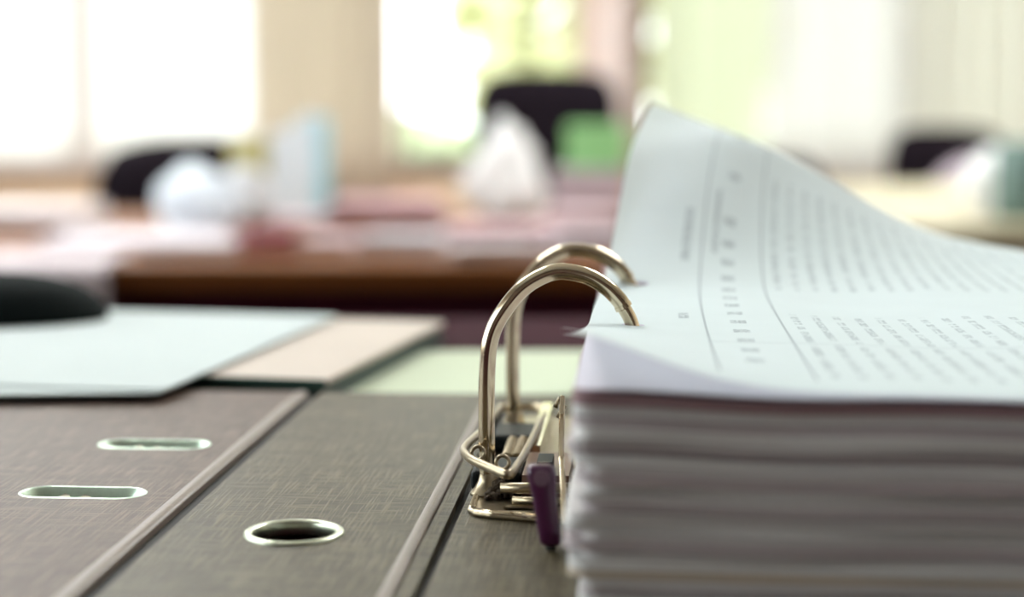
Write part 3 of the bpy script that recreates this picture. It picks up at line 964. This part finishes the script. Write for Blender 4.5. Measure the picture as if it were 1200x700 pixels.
# ------------------------------------------------------------------ clutter on the far desks
def at(x, y, z):
    """point of height z seen at this place of the photograph, to lay things out on the desks"""
    d = (CAMZ - z) * FPX / (y - 116)
    return ((x - 600) * d / FPX, d)


def crumple(name, m, pos, r, h, label, cat, seed, top_pull=0.0, amp=0.22, sub=5):
    bm = bmesh.new()
    bmesh.ops.create_icosphere(bm, subdivisions=sub, radius=1)
    of = Vector((seed * 3.1, seed * 1.7, seed))
    for v in bm.verts:
        p = v.co.copy()
        hz = (p.z + 1) / 2
        n = noise.noise(p * 1.6 + of) * amp + abs(noise.noise(p * 4.2 + of)) * amp * 0.5
        k = 1 + n
        taper = 1 - top_pull * hz ** 0.8
        v.co = Vector((p.x * r * k * taper, p.y * r * 0.8 * k * taper, max(0.0, h * (hz * (1 + 0.3 * n)))))
    me = bpy.data.meshes.new(name); bm.to_mesh(me); bm.free()
    o = smooth(link(name, me, m, None, pos))
    return tag(o, label, cat)


def stack(x, y, wd, dp, n, m, label, rz=0.0, th=0.004, cat='paper stack', z=ZF, group=None, name='paper_stack'):
    """a few loose paper stacks: each slightly turned layer is a part"""
    e = empty(name, (x, y, z + 0.0003), rz)
    tag(e, label, cat, group)
    rr = random.Random(int(x * 1000) + int(y * 77))
    for k in range(n):
        MB().box(-wd / 2, wd / 2, -dp / 2, dp / 2, k * th, (k + 1) * th - 0.0003, rr.uniform(-.08, .08)).build('sheaf', m, e)
    return e


plastic_white = cloth('white_plastic_bag', (0.86, 0.86, 0.86), 0.35)
plastic_blue = cloth('bluish_plastic_bag', (0.78, 0.83, 0.88), 0.35)
p = at(232, 276, ZF)
crumple('plastic_bag', plastic_blue, (p[0], p[1], ZF), 0.060, 0.090, 'bluish white crumpled plastic bag in front of the low black chair', 'bag', 2, 0.30, 0.30)
p = at(288, 267, ZF)
crumple('paper_bag', cloth('grey_white_paper', (0.66, 0.67, 0.69), 0.3), (p[0], p[1], ZF), 0.042, 0.082, 'grey white crumpled paper bag in front of the olive carton', 'bag', 7, 0.2, 0.35)
p = at(592, 262, ZF)
crumple('plastic_bag', plastic_white, (p[0], p[1] + .03, ZF), 0.086, 0.150, 'peaked white plastic bag in front of the tall black chair', 'bag', 5, 0.80, 0.42)

# light blue slant-cut file box
p = at(350, 252, ZF)
fb = empty('magazine_file', (p[0], p[1], ZF), 0.15)
tag(fb, 'light blue slant-topped file box beside the bluish bag', 'file box')
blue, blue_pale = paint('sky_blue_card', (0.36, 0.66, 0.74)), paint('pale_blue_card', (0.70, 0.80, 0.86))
for sy in (-0.03, 0.03):
    MB().add([(-0.048, sy, 0), (0.048, sy, 0), (0.048, sy, 0.150), (0.016, sy, 0.158), (-0.048, sy, 0.105), (-0.048, sy + .002, 0), (0.048, sy + .002, 0), (0.048, sy + .002, 0.150), (0.016, sy + .002, 0.158), (-0.048, sy + .002, 0.105)],
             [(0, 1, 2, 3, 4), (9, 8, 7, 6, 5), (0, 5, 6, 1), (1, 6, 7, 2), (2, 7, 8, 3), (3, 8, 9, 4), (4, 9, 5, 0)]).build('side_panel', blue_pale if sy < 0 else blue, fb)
MB().box(0.026, 0.048, -0.0315, -0.0302, 0.0, 0.150).build('label_panel', blue, fb)
MB().box(0.046, 0.048, -0.028, 0.030, 0.0, 0.150).build('back_panel', blue, fb)
MB().box(-0.048, -0.046, -0.028, 0.030, 0.0, 0.105).build('front_panel', blue_pale, fb)
MB().box(-0.045, 0.045, -0.027, 0.028, 0.0, 0.002).build('bottom_panel', blue, fb)
for k in range(5):
    MB().box(-0.044, 0.044, -0.024 + k * 0.009, -0.018 + k * 0.009, 0.002, 0.13 - 0.004 * k).build('booklet', paint('booklet', (0.72, 0.74, 0.78)), fb)
p = at(294, 253, ZF)
bx = MB().box(-0.030, 0.030, -0.02, 0.02, 0, 0.118).build('carton', paint('olive_card', (0.42, 0.40, 0.16)), loc=(p[0], p[1], ZF)); bevel(bx, 0.002)
tag(bx, 'small olive carton standing between the bluish bag and the blue file box', 'box')

# pale green and mauve things right of the white bag
p = at(690, 252, ZF)
st = empty('binder_pile', (p[0], p[1], ZF + 0.0003), -0.05)
tag(st, 'pile of mauve grey folders under the green box', 'folder pile')
for k in range(5):
    b = MB().box(-0.055, 0.055, -0.05, 0.05, k * 0.0145, k * 0.0145 + 0.0138, 0.06 * math.sin(k * 2.1)).build('folder', paint('mauve_folder', ((0.50, 0.40, 0.44), (0.42, 0.35, 0.40), (0.56, 0.46, 0.50))[k % 3]), st); bevel(b, 0.002)
gb = MB().box(-0.043, 0.043, -0.03, 0.03, 0.0, 0.066).build('carton', paint('leaf_green_card', (0.22, 0.46, 0.18)), loc=(p[0] + 0.012, p[1], ZF + 0.073), rot=(0, 0, -0.2)); bevel(gb, 0.002)
tag(gb, 'bright green box on top of the mauve folder pile', 'box')

papers = [  # photo x, y of the stack's centre, width, depth, layers, layer thickness, colour, label
    (20, 266, 0.20, 0.20, 5, .006, (0.592, 0.533, 0.533), 'pinkish white paper stack at the far left of the reddish desk'),
    (160, 287, 0.20, 0.18, 3, .004, (0.562, 0.518, 0.555), 'lilac white papers in front of the bluish bag'),
    (232, 296, 0.10, 0.10, 3, .005, (0.444, 0.407, 0.429), 'grey lilac papers at the front edge, below the bluish bag'),
    (345, 262, 0.12, 0.10, 3, .004, (0.459, 0.370, 0.400), 'mauve papers under the blue file box front'),
    (388, 292, 0.06, 0.10, 3, .005, (0.407, 0.326, 0.348), 'dusky mauve papers right of the dark red booklet'),
    (455, 262, 0.15, 0.16, 5, .007, (0.429, 0.274, 0.289), 'thick stack of rose pink papers between the blue file box and the white bag'),
    (474, 294, 0.09, 0.10, 4, .005, (0.414, 0.385, 0.407), 'grey paper stack in front of the rose pink papers'),
    (588, 282, 0.14, 0.10, 4, .005, (0.474, 0.311, 0.340), 'pink papers under the front of the peaked white bag'),
    (580, 300, 0.10, 0.08, 3, .005, (0.407, 0.370, 0.377), 'grey papers at the front edge below the peaked white bag'),
    (684, 266, 0.10, 0.09, 4, .006, (0.592, 0.459, 0.488), 'pale pink papers in front of the mauve folder pile'),
    (692, 292, 0.10, 0.09, 4, .005, (0.385, 0.340, 0.370), 'grey mauve papers in front of the pale pink papers'),
]
for (x, y, wd, dp, n, th, col, lab) in papers:
    q = at(x, y, ZF)
    stack(q[0], max(q[1], 1.90 + dp / 2), wd, dp, n, mat('tinted_paper', col, 0.8, spec=0.2, noise_scale=80, noise_amt=0.06), lab, R.uniform(-.12, .12), th)
V, F = [], []
for k, (yy, zz) in enumerate(((2.02, 0.0022), (1.90, 0.0022), (1.882, 0.0005), (1.876, -0.008), (1.875, -0.05), (1.878, -0.085))):
    for x in (-0.60, -0.44):
        V += [(x, yy, ZF + zz), (x, yy + (0.001 if k > 2 else 0), ZF + zz - (0.001 if k < 3 else 0))]
for k in range(5):
    a = k * 4
    F += [(a, a + 2, a + 6, a + 4), (a + 1, a + 5, a + 7, a + 3), (a, a + 4, a + 5, a + 1), (a + 2, a + 3, a + 7, a + 6)]
F += [(0, 1, 3, 2), (20, 22, 23, 21)]
tag(MB().add(V, F).build('paper_sheet', paint('grey_mauve_sheet', (0.46, 0.40, 0.42), 0.8)), 'grey mauve sheet hanging over the front edge at the left end of the reddish desk', 'paper')
q = at(312, 296, ZF)
bk = empty('booklet', (q[0], q[1], ZF + 0.0003), 0.2)
tag(bk, 'dark red booklet lying on the reddish desk below the olive carton', 'booklet')
MB().box(-0.032, 0.032, -0.045, 0.045, 0, 0.002).build('cover', paint('dark_red_cover', (0.20, 0.02, 0.03)), bk)
MB().box(-0.031, 0.031, -0.044, 0.044, 0.002, 0.022).build('page_block', paint('page_edge', (0.30, 0.10, 0.11)), bk)
MB().box(-0.032, 0.032, -0.045, 0.045, 0.022, 0.024).build('cover', paint('dark_red_cover', (0.20, 0.02, 0.03)), bk)

# things at the right, beyond the curled page
p = at(1163, 252, ZF)
crumple('plastic_bag', plastic_white, (p[0], p[1], ZF), 0.045, 0.10, 'round white plastic bag on the olive tan desk', 'bag', 9, 0.2)
p = at(1205, 256, ZF)
t = MB().lathe([(0.0, 0), (0.045, 0), (0.05, 0.01), (0.05, 0.11), (0.046, 0.115), (0.044, 0.11), (0.044, 0.012), (0.0, 0.012)], (0, 0), 28).build('pen_cup', paint('teal_plastic', (0.10, 0.16, 0.14)), loc=(p[0], p[1], ZF), sm=True)
tag(t, 'teal cup on the olive tan desk, right of the round white bag', 'cup')
hb = crumple('handbag', paint('mauve_fabric', (0.36, 0.30, 0.34), 0.8), (1.30, 4.92, 0.461), 0.13, 0.27, 'grey mauve bag set on the black chair near the pleated curtain', 'bag', 4, 0.1, 0.1)
